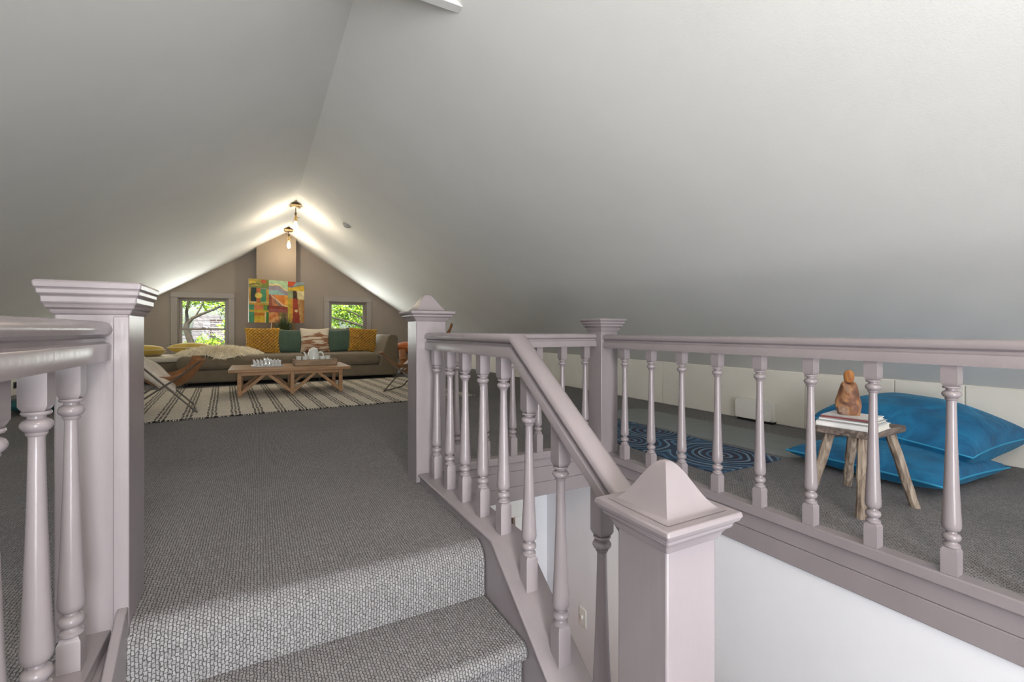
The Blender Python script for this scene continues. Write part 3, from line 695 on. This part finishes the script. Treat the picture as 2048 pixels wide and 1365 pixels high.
# ---------------------------------------------------------------- butterfly chairs
def bez(P, u, v):
    B = lambda t: ((1-t)**2, 2*t*(1-t), t*t)
    a, b = B(u), B(v); r = Vector((0, 0, 0))
    for i in range(3):
        for j in range(3): r += Vector(P[j][i])*a[i]*b[j]
    return tuple(r)
def butterfly(label, loc, rz):
    """local +y is the way the sitter faces"""
    t = thing('butterfly_chair', label, 'chair', loc, rz)
    F = {-1: (-.34, .37, .53), 1: (.34, .37, .53)}; Bk = {-1: (-.30, -.42, .905), 1: (.30, -.42, .905)}
    fr = MB(); r = .0085
    for s in (-1, 1):
        F_, B_ = F[s], Bk[s]
        f_, b_ = (s*.30, .34, .01), (s*.30, -.30, .01)
        MB().tube([F_, (F_[0]*.97, .20, .38), (b_[0], -.27, .04), b_, (s*.24, -.31, .009)], r, 8).build('rod', M_steel, t)
        MB().tube([B_, (B_[0]*1.0, -.20, .60), (f_[0], .31, .04), f_, (s*.24, .345, .009)], r, 8).build('rod', M_steel, t)
    MB().tube([(-.25, .345, .009), (.25, .345, .009)], r, 8).build('rod', M_steel, t)
    MB().tube([(-.25, -.31, .009), (.25, -.31, .009)], r, 8).build('rod', M_steel, t)
    P = [[(-.345, .385, .555), (0, .23, .10), (.345, .385, .555)],
         [(-.22, -.03, .06), (0, -.02, -.02), (.22, -.03, .06)],
         [(-.31, -.44, .93), (0, -.34, .62), (.31, -.44, .93)]]
    o = MB().grid(22, 22, lambda u, v: bez(P, u, v)).build('sling', M_leather, t, smooth=70)
    so_ = o.modifiers.new('thickness', 'SOLIDIFY'); so_.thickness = .006; so_.offset = 0
    for s in (-1, 1):       # stitched pockets over the four rod tips
        for tip, d in ((F[s], (-s*.13, -.07, -.14)), (Bk[s], (-s*.10, .03, -.16))):
            a = Vector(tip)+Vector((0, 0, .012)); b = a+Vector(d)
            MB().tube([a, a+(b-a)*.15, a+(b-a)*.6, b], .052, 10, .05).build('tip_pocket', M_leather, t, smooth=70)
            pk = t.children[-1]
            MBv = pk.data.vertices
            ax = (b-a).normalized(); nn = Vector((s*.35, .2, .9)) if tip is F[s] else Vector((0, .9, .4))
            nn = (nn-ax*nn.dot(ax)).normalized()
            for v in MBv:
                q = v.co-a; v.co = a+q-nn*q.dot(nn)*.72
    return t
butterfly('tan leather butterfly chair with pale hide cushion, half hidden by left newel', (-.93, 5.90, .014), radians(-82))
cushion('hide_cushion', 'crumpled pale hide cushion in the left leather butterfly chair', 'cushion', (-1.00, 5.86, .46), (radians(48), 0, radians(-82)), .54, .66, .16, M_hide, n=40, ear=.06, rump=.22, seed=9)
butterfly('tan leather butterfly chair behind far newel, facing the table', (1.94, 6.38, .014), radians(50))
cushion('hide_cushion', 'crumpled beige cushion in the leather chair behind far newel', 'cushion', (1.98, 6.34, .47), (radians(50), 0, radians(50)), .46, .5, .14, M_hide, n=40, ear=.06, rump=.22, seed=12)
# orange cushion beyond the sofa's raised end
bo = thing('cushion_stool', 'low dark stool holding an orange cushion behind the sofa end', 'stool', (2.62, 9.1, 0))
rbox(2.35, 8.85, .30, 2.95, 9.4, .40).build('seat', M_sofa, bo, .02, world=True)
for x in (2.42, 2.88):
    for y in (8.92, 9.33): rbox(x-.02, y-.02, 0, x+.02, y+.02, .30).build('leg', M_doorwood, bo, world=True)
cushion('floor_cushion', 'orange cushion beyond the raised end of the sofa', 'cushion', (2.62, 9.1, .50), (radians(86), 0, 0), .62, .52, .24, M_orange, ear=.05)

# ---------------------------------------------------------------- painting, easel, plant on the far side
AX, AY = Vector((-.172, 10.0, 0)), Vector((.805, 10.4, 0))
ang = math.atan2(.4, .977); PW = (AY-AX).length; PH = .825
pt = thing('abstract_painting', 'large abstract painting in green, orange and yellow above sofa', 'painting', (-.172, 10.0, .998), ang)
def lerp(a, b, t): return tuple(a[i]+(b[i]-a[i])*t for i in range(3))
def sm(a, b, x): t = max(0, min(1, (x-a)/(b-a))); return t*t*(3-2*t)
GOLD, YELL, OR, RUST, TEALG, DKG, PALEG, GREY, PLUM, CREAM, SKY = ((205,160,60),(222,190,60),(226,128,50),(178,72,36),(74,150,110),(40,62,58),(176,206,160),(158,150,150),(140,84,78),(232,206,150),(150,190,180))
def paint(u, v):
    U, V = u*1260, (1-v)*1010       # zoomed-crop coordinates
    if U < 425:
        if V < 200:
            c = lerp((190,165,60), (120,130,50), sm(60, 380, U))
            if (U-70)**2/90**2+(V-95)**2/45**2 < 1: c = YELL
            if (U-310)**2/70**2+(V-50)**2/42**2 < 1: c = (188,84,50)
            if abs(V-(150-40*sin(U/110))) < 14 and U < 240: c = (90,100,70)
            if V > 165: c = lerp(c, (100,130,80), .6)
        elif V < 560:
            c = TEALG if U > 230 else DKG
            if U < 45 or U > 370: c = GOLD
            if V > 520: c = CREAM if U < 170 else (180,190,110)
            if 160 < U < 250 and (V < 320 or V > 440): c = (190,110,60)
            if (U-205)**2/78**2+(V-380)**2/66**2 < 1: c = (226,200,90)
            if U > 250 and V < 230: c = (140,150,120)
        else:
            c = TEALG if U < 115 else ((60,130,60) if U > 360 else GOLD)
            if 115 <= U <= 330:
                c = lerp((226,140,60), (222,180,50), sm(560, 900, V)+.25*sin(V/28))
                if 620 < V < 690: c = (224,130,84)
                if 780 < V < 850: c = (196,120,40)
            if 330 < U <= 360 and V > 720: c = CREAM
            if U > 300 and V < 720: c = (110,150,60) if U < 400 else (60,70,60)
            if 725 < V < 765: c = (210,180,60)
            if 560 < V < 600: c = GOLD
    elif U < 860:
        if V < 350:
            y = 60+120*sm(440, 860, U)+30*sin(U/60)
            c = PALEG if V < y else (CREAM if V < y+38 else ((158,150,160) if V < y+150 else SKY))
            if y+38 < V < y+52: c = (110,110,90)
        elif V < 760:
            c = (226,134,56)
            x, y = U-470, V-380
            if x < 30: c = (150,84,60)
            elif x < 75: c = (196,130,100)
            d = (y-x*.86)
            if -60 < d < 0 and x > 0: c = (230,190,150)
            elif 0 <= d and x > 90 and y < 230: c = (224,150,90) if d > 70 else ((60,50,60) if d < 26 else ((200,170,150) if d < 48 else (90,66,70)))
            if 230 < y < 300: c = (150,64,44)
            if 300 <= y: c = (164,90,80)
            if U > 780 and V < 620: c = (240,170,70)
            if U > 780 and 580 < V < 620: c = (236,200,120)
        else:
            c = lerp((240,180,110), (226,130,70), .5+.5*sin(V/30+U/50))
            if U > 730: c = (170,120,90)
            if 690 < U < 730: c = (222,200,110)
            if U > 640 and V < 860: c = lerp(c, (90,90,50), .45)
    else:
        y = 120-70*sm(900, 1250, U)
        if V < y: c = (200,80,40) if U < 980+(y-V) else (140,160,160)
        elif V < y+30: c = (120,130,120)
        elif V < 220: c = (222,180,50)
        else:
            c = (206,180,60) if U < 930 else (222,160,60)
            if V < 420 and U < 985: c = (160,170,120)
            l, r = 985-.015*(V-220), 1075+.11*(V-220)
            if l < U < r: c = (70,54,36) if V < 420 else lerp((176,70,40), (150,48,28), sm(420, 1000, V))
            elif U >= r and V < 430: c = (230,214,160)
            elif U >= r: c = lerp((200,160,100), (176,120,60), sm(r, 1260, U))
            if (U-1070)**2/42**2+(V-715)**2/32**2 < 1: c = (232,210,150)
    return hexc(*c)
cv = MB().grid(84, 72, lambda u, v: (u*PW, -.018, v*PH)); co_ = cv.build('canvas_face', M_canvas, pt, smooth=0)
ca = co_.data.color_attributes.new('paint', 'FLOAT_COLOR', 'POINT')
ca.data.foreach_set('color', [x for j in range(73) for i in range(85) for x in paint(i/84, j/72)])
MB().box(0, -.0175, 0, PW, .02, PH).build('stretcher', M_taupe, pt)
es = thing('easel', 'plain honey wood easel standing behind sofa under painting', 'easel', (.3, 10.2, 0), ang)
for p, q in (((-.12, .06, 0), (.0, .04, 1.7)), ((.42, .06, 0), (.30, .04, 1.7))):
    MB().bar(p, q, .045, .03, (0, 1, 0)).build('leg', M_oak, es)
MB().box(.02, -.012, .972, .34, .06, .995).build('ledge', M_oak, es, .003)
MB().box(-.16, .03, 1.5, .46, .055, 1.55).build('crossbar', M_oak, es, .003)
pp = thing('potted_grass_plant', 'dark spiky grass plant in tall pot between sofa and painting', 'plant', (.42, 9.83, 0))
MB().lathe([(0, .10), (.01, .11), (.80, .135), (.81, .14), (.815, .12), (.76, .118)], 20).build('pot', M_pot, pp)
MB().lathe([(.75, .117), (.76, .10), (.765, .002)], 16).build('soil', M_bark, pp)
lv = MB(); rp = random.Random(3)
for i in range(170):
    a = rp.uniform(0, 2*pi); L = rp.uniform(.32, .48); sp = rp.uniform(.05, .95)
    d = Vector((cos(a), sin(a), 0)); sd = Vector((-sin(a), cos(a), 0))
    b0 = Vector((0, 0, .76))+d*rp.uniform(0, .06); pts = []
    for k in range(5):
        s = k/4; pts.append((b0+d*L*sp*s*.8+Vector((0, 0, L*(s*1.05-.75*sp*s*s))), .009*(1-s)+.0015))
    vs = []; 
    for p, w_ in pts: vs += [p-sd*w_, p+sd*w_]
    lv.add(vs, [(2*k, 2*k+1, 2*k+3, 2*k+2) for k in range(4)])
lo = lv.build('leaves', M_blade, pp, smooth=0); lo['kind'] = 'stuff'
# wall plates, smoke detector
ot = thing('wall_outlet', 'taupe outlet plate on far wall left of window', 'outlet', (-1.47, YF, .50))
MB().box(-.05, -.008, 0, .05, 0, .12).build('plate', M_taupe_t, ot, .003)
for z in (.025, .07): MB().box(-.018, -.012, z, .018, -.007, z+.026).build('socket', mat('brown_socket', (.12, .09, .07, 1), .4), ot, .003)
o2 = thing('wall_outlet', 'small black socket low on left knee wall', 'outlet', (XL+.012, 8.36, .10))
MB().box(0, -.035, 0, .012, .035, .08).build('plate', M_black, o2, .003)
MB().box(.011, -.015, .02, .022, .015, .055).build('plug', M_black, o2, .003)
sw = thing('light_switch', 'cream light switch on white stairwell wall below railing', 'switch', (2.13, 2.80, -1.36))
MB().box(-.008, -.04, 0, 0, .04, .13).build('plate', M_plast, sw, .003)
MB().box(-.022, -.008, .055, -.007, .008, .08).build('toggle', M_plast, sw, .003)
sd_ = thing('smoke_detector', 'small round grey smoke detector on right ceiling slope', 'smoke detector', (1.141, 7.238, roof(1.141)+.002), rot=(0, pi-math.atan(SR)*-1, 0))
MB().lathe([(0, .062), (.012, .064), (.02, .058)], 24).build('base', M_smoke, sd_)
MB().lathe([(.02, .05), (.034, .046), (.040, .030), (.041, .002)], 24).build('cover', M_smoke, sd_)
MB().lathe([(.040, .012), (.045, .011), (.046, .002)], 12).build('test_button', M_grey, sd_)

# ---------------------------------------------------------------- pendant lamps on the ridge
def lamp(label, y, drop, lean, power=10):
    t = thing('pendant_lamp', label, 'lamp', (RX, y, RZ))
    MB().squares([(-.085, .06), (-.078, .072), (-.055, .075), (-.02, .03), (-.005, .006)]).build('canopy', M_brass, t, .003)
    b = Vector((lean, 0, -drop))
    MB().tube([(0, 0, -.08), b+Vector((0, 0, .11))], .007, 8).build('rod', M_bronze, t)
    MB().lathe([(0, .009), (.012, .018), (.03, .018), (.036, .009)], 12, b+Vector((0, 0, .10))).build('joint', M_bronze, t)
    so_ = MB().lathe([(0, .022), (.005, .026), (.05, .024), (.06, .020), (.085, .022), (.10, .010)], 16, b).build('socket', M_brass, t)
    MB().tube([b+Vector((.02, 0, .06)), b+Vector((.05, 0, .06))], .004, 6).build('key', M_brass, t)
    MB().lathe([(0, .014), (-.03, .018), (-.07, .030), (-.10, .031), (-.125, .022), (-.14, .004)], 18, b).build('bulb', M_bulb, t, smooth=70)
    L = bpy.data.lights.new('bulb_light', 'POINT'); lo_ = bpy.data.objects.new('bulb_light', L); COL.objects.link(lo_); lo_.parent = t
    L.energy = power; L.color = (1, .86, .68); L.shadow_soft_size = .03; lo_.location = b+Vector((0, 0, -.19))
    return t
lamp('nearer bare bulb pendant on brass stem hanging from ceiling ridge', 7.9, .30, .0)
lamp('farther bare bulb pendant hanging from ridge in front of chimney breast', 9.9, .27, .005)

lamp('added fill-light bare bulb pendant, out of view above the stair landing', -.35, .30, .0, 38)  # added out-of-view pendant, fills in light on the near floor and ceiling
# ---------------------------------------------------------------- right-hand side: mats, stool, books, cushions, vent
ym = thing('yoga_mat', 'plain grey yoga mat lying nearest the low cream wall', 'mat', (3.36, 2.78, .0))
def rrect(w_, h_, r, n=6):
    pts = []
    for cx, cy, a0 in ((w_/2-r, h_/2-r, 0), (-w_/2+r, h_/2-r, pi/2), (-w_/2+r, -h_/2+r, pi), (w_/2-r, -h_/2+r, 3*pi/2)):
        pts += [(cx+r*cos(a0+i*pi/2/n), cy+r*sin(a0+i*pi/2/n)) for i in range(n+1)]
    return pts
MB().prism(rrect(.60, 1.96, .10), 'z', .001, .006).build('foam', M_mat, ym)
ym.rotation_euler = (0, 0, radians(2))
y2 = thing('yoga_mat', 'navy yoga mat with pale blue swirl pattern behind long railing', 'mat', (2.68, 2.70, .0), radians(1))
MB().prism(rrect(.64, 1.74, .015), 'z', .002, .008).build('foam', M_swirl, y2)
sto = thing('wooden_stool', 'rustic grey wooden stool with splayed legs behind long railing', 'stool', (2.57, 1.19, 0))
tops = [(2.385, 1.30), (2.425, 1.065), (2.78, 1.075), (2.75, 1.31)]
MB().hexa([(x, y, .352) for x, y in (tops[0], tops[1], tops[2], tops[3])], [(x, y, .385) for x, y in (tops[0], tops[1], tops[2], tops[3])]).build('seat', M_rustic_t, sto, .006, world=True)
for (a, b), (fx, fy) in zip(((2.47, 1.26), (2.45, 1.11), (2.71, 1.115), (2.70, 1.27)), ((2.50, 1.37), (2.385, 1.09), (2.765, 1.035), (2.83, 1.36))):
    p, q = Vector((a, b, .356)), Vector((fx, fy, 0)); rs = random.Random(int(fx*100))
    rings = []
    for k in range(9):
        s = k/8; cpt = p.lerp(q, s); rr_ = .0235-.003*s
        rings.append([(cpt.x+rr_*cos(i*pi/4+.4)*(1+rs.uniform(-.12, .12)), cpt.y+rr_*sin(i*pi/4+.4)*(1+rs.uniform(-.12, .12)), cpt.z) for i in range(8)])
    MB().loft(rings).build('leg', M_rustic, sto, world=True, smooth=25)
def book(label, x, y, z, rz, w_, d_, h_, cm_, spine=None):
    t = thing('book', label, 'book', (x, y, z), rz)
    MB().box(-w_/2, -d_/2, 0, w_/2, d_/2, .003).build('cover', cm_, t); MB().box(-w_/2, -d_/2, h_-.003, w_/2, d_/2, h_).build('cover', cm_, t)
    MB().box(-w_/2, -d_/2, 0, -w_/2+.003, d_/2, h_).build('spine', spine or cm_, t)
    MB().box(-w_/2+.003, -d_/2+.004, .003, w_/2-.005, d_/2-.004, h_-.003).build('pages', M_page, t)
    return t
book('thick white book at bottom of the pile on the stool', 2.515, 1.185, .3855, radians(7), .20, .24, .026, M_book)
book('thin grey-edged white book in the middle of the pile on stool', 2.525, 1.19, .412, radians(5), .19, .215, .013, M_grey, M_book)
book('thin white book with maroon edge on top of the pile', 2.520, 1.19, .4255, radians(9), .18, .205, .014, M_book, M_maroon)
cv_ = thing('carved_wood_figure', 'carved burl wood bust with smooth round head on books', 'sculpture', (2.54, 1.215, .440), radians(20))
rs = random.Random(21)
secs = [(0, .056, .046, .002, 0), (.014, .062, .052, .002, 0), (.038, .068, .056, .002, 0), (.056, .064, .052, .004, .002), (.074, .052, .045, .002, .002), (.098, .046, .040, .000, .0), (.122, .044, .038, .002, 0), (.140, .042, .036, .006, 0), (.150, .036, .031, .012, 0), (.154, .018, .016, .018, 0)]
rings = []
for z, a, b, ox, oy in secs:
    rings.append([(ox+a*(abs(cos(t_))**.75)*(1 if cos(t_) > 0 else -1)*(1+.10*sin(3*t_+z*40)+.05*sin(7*t_+z*90)), oy+b*(abs(sin(t_))**.75)*(1 if sin(t_) > 0 else -1)*(1+.10*sin(2*t_+z*50)), z+.006*sin(3*t_+1)*(1 if z > .1 else 0)) for t_ in [2*pi*i/24 for i in range(24)]])
MB().loft(rings).build('torso', M_burl, cv_, smooth=40)
MB().lathe([(.150, .014), (.158, .019), (.172, .0215), (.186, .022), (.198, .0205), (.208, .015), (.213, .006), (.214, .001)], 18, (.018, 0, 0)).build('head', M_burl_h, cv_, smooth=70)
cushion('floor_cushion', 'large turquoise velvet floor cushion on top of its twin', 'cushion', (3.735, 1.40, .228), (radians(95), radians(-3), radians(-4)), .76, .86, .36, M_velvet, M_vpipe, ear=.06, rump=.05, n=36, seed=31)
cushion('floor_cushion', 'large turquoise velvet floor cushion lying underneath, on the carpet', 'cushion', (3.36, 1.38, .075), (radians(90), 0, radians(-3)), .76, .80, .175, M_velvet, M_vpipe, ear=.06, rump=.05, n=36, seed=32)
vt = thing('wall_vent', 'white wall vent box at the foot of low cream wall', 'vent', (XR-.012, 2.72, .0))
MB().box(-.07, -.19, .02, 0, .19, .20).build('box', M_cream, vt, .012)
fp = MB().prism([(x_, z_+.115) for x_, z_ in rrect(.36, .18, .03)], 'x', -.092, -.074); fp.build('front_plate', M_plast, vt, .003)
MB().box(-.068, -.17, 0, -.004, .17, .02).build('slot', M_black, vt)
# dark teal cushion on the far left floor
cushion('floor_cushion', 'dark teal cushion on the carpet behind the left railing', 'cushion', (-1.98, 6.68, .085), (radians(88), 0, radians(12)), .60, .55, .16, M_teal, ear=.05)

# ---------------------------------------------------------------- outside
struct(MB().box(-40, 11.6, -4.2, 40, 70, -4), 'ground', M_lawn)
def tree(label, trunk, branches, clumps, nleaf, seed, tr_r):
    t = thing('tree', label, 'tree', (trunk[0][0], trunk[0][1], -4))
    MB().tube(trunk, tr_r, 10, tr_r*.55).build('trunk', M_bark, t, world=True, smooth=70)
    for b, r in branches: MB().tube(b, r, 7, r*.5).build('branch', M_bark, t, world=True, smooth=70)
    rl = random.Random(seed); m = MB()
    tot = sum(c_[3]**2 for c_ in clumps)
    for cx, cy, cz, R in clumps:
        for i in range(int(nleaf*R*R/tot)):
            d = Vector((rl.gauss(0, 1), rl.gauss(0, 1), rl.gauss(0, 1))).normalized()*R*rl.random()**.45
            p = Vector((cx, cy, cz))+d; s = rl.uniform(.035, .07)
            n = Vector((rl.uniform(-1, 1), rl.uniform(-1, .3), rl.uniform(.1, 1))).normalized(); a = n.cross(Vector((rl.uniform(-1, 1), rl.uniform(-1, 1), rl.uniform(-1, 1)))).normalized(); b = n.cross(a)
            m.add([p-a*s, p-b*s*.45, p+a*s, p+b*s*.45], [(0, 1, 2, 3)])
    f_ = m.build('foliage', M_leaf, t, world=True, smooth=0); f_['kind'] = 'stuff'
    return t
tree('leafy tree with leaning forked trunk outside left far window', [(-1.05, 14, -4), (-1.25, 14, -1), (-1.43, 14, .36), (-1.53, 14, .68), (-1.59, 14, .92), (-1.55, 14, 1.07)],
     [([(-1.55, 14, 1.02), (-1.46, 14, 1.15), (-1.3, 14, 1.24), (-1.09, 14, 1.34), (-.7, 14.1, 1.55)], .045), ([(-1.56, 14, 1.03), (-1.58, 14, 1.3), (-1.5, 13.9, 1.8), (-1.3, 13.9, 2.6)], .04), ([(-1.4, 14, 1.18), (-1.25, 14, 1.5), (-1.1, 14.1, 2)], .02)],
     [(-1.55, 14.2, 1.75, .35), (-1.15, 14.3, 1.72, .38), (-.75, 14.2, 1.6, .38), (-.55, 14.3, 1.2, .28), (-1.15, 14.6, .42, .36), (-1.55, 14.4, .3, .3), (-.4, 14.6, 2.0, .5), (-1.8, 14.6, 2.2, .6), (-1.2, 14.6, 2.5, .7), (-1.75, 13.8, 1.5, .2), (-.62, 14.1, .62, .2), (-.75, 14.2, .95, .2), (-1.3, 14.3, .25, .35), (-.9, 14.4, .2, .25)], 7000, 11, .10)
tree('leafy tree with thin sloping branches outside right far window', [(4.6, 14.6, -4), (4.5, 14.6, -1), (4.2, 14.3, .5), (3.9, 14.2, 1.2)],
     [([(4.1, 14.2, .75), (3.3, 14.1, .86), (2.65, 14, .98), (2.17, 14, 1.12), (1.6, 14, 1.27)], .05), ([(3.9, 14.2, 1.0), (3.2, 14.1, 1.08), (2.68, 14, 1.2), (2.39, 14, 1.36), (2.0, 14, 1.47)], .035), ([(3.9, 14.2, 1.2), (2.9, 14, 1.3), (2.67, 14, 1.45), (2.47, 14, 1.57)], .025)],
     [(2.0, 14.2, 1.5, .36), (2.4, 14.3, 1.25, .34), (2.75, 14.2, 1.5, .34), (1.9, 14.3, 1.15, .26), (2.6, 14.2, .98, .22), (2.4, 14.5, 2.0, .6), (3.3, 14.6, 1.6, .7), (1.9, 14.2, .92, .2)], 4600, 12, .12)
tree('distant leafy tree beyond the neighbouring house', [(1, 40, -4), (1, 40, 0), (1.2, 40, 3)], [([(1.1, 40, 1), (3, 40, 4)], .15)], [(-1, 40, 1.5, 2.6), (3.6, 40, 1.2, 2.9), (7.6, 40, 1.6, 3.2), (-5.5, 40, 2.0, 2.8)], 5000, 13, .3)
ng = thing('neighbour_house', 'neighbouring house with pale shingle roof and brick chimney', 'house', (-1.5, 23, -4))
MB().box(-6, 22.0, -4, 1.2, 28, -.6).build('wall', M_siding, ng, world=True)
MB().prism([(21.6, -.7), (25.0, 1.55), (28.4, -.7)], 'x', -2.5, -1.55).build('roof', M_shingle, ng, world=True)
MB().prism([(21.6, -1.2), (25.0, .6), (28.4, -1.2)], 'x', -6.3, 1.3).build('roof', M_shingle, ng, world=True)
MB().box(-1.56, 20.0, -4, -1.08, 20.5, 1.25).build('chimney', M_brick, ng, world=True)
nh = thing('neighbour_house', 'pale house with one white framed window seen through right far window', 'house', (3.4, 25, -4))
MB().box(2.2, 25, -4, 7, 30, .45).build('wall', M_siding, nh, world=True)
MB().prism([(2.0, .42), (7.2, .42), (7.0, .75), (2.2, .75)], 'y', 24.7, 30).build('roof', M_shingle, nh, world=True)
wf = MB().box(4.15, 24.93, -.5, 4.65, 25, .38).build('window', M_plast, nh, world=True)
MB().box(4.2, 24.92, -.45, 4.6, 24.94, .33).build('pane', mat('dark_pane', (.05, .055, .06, 1), .1), wf, world=True)
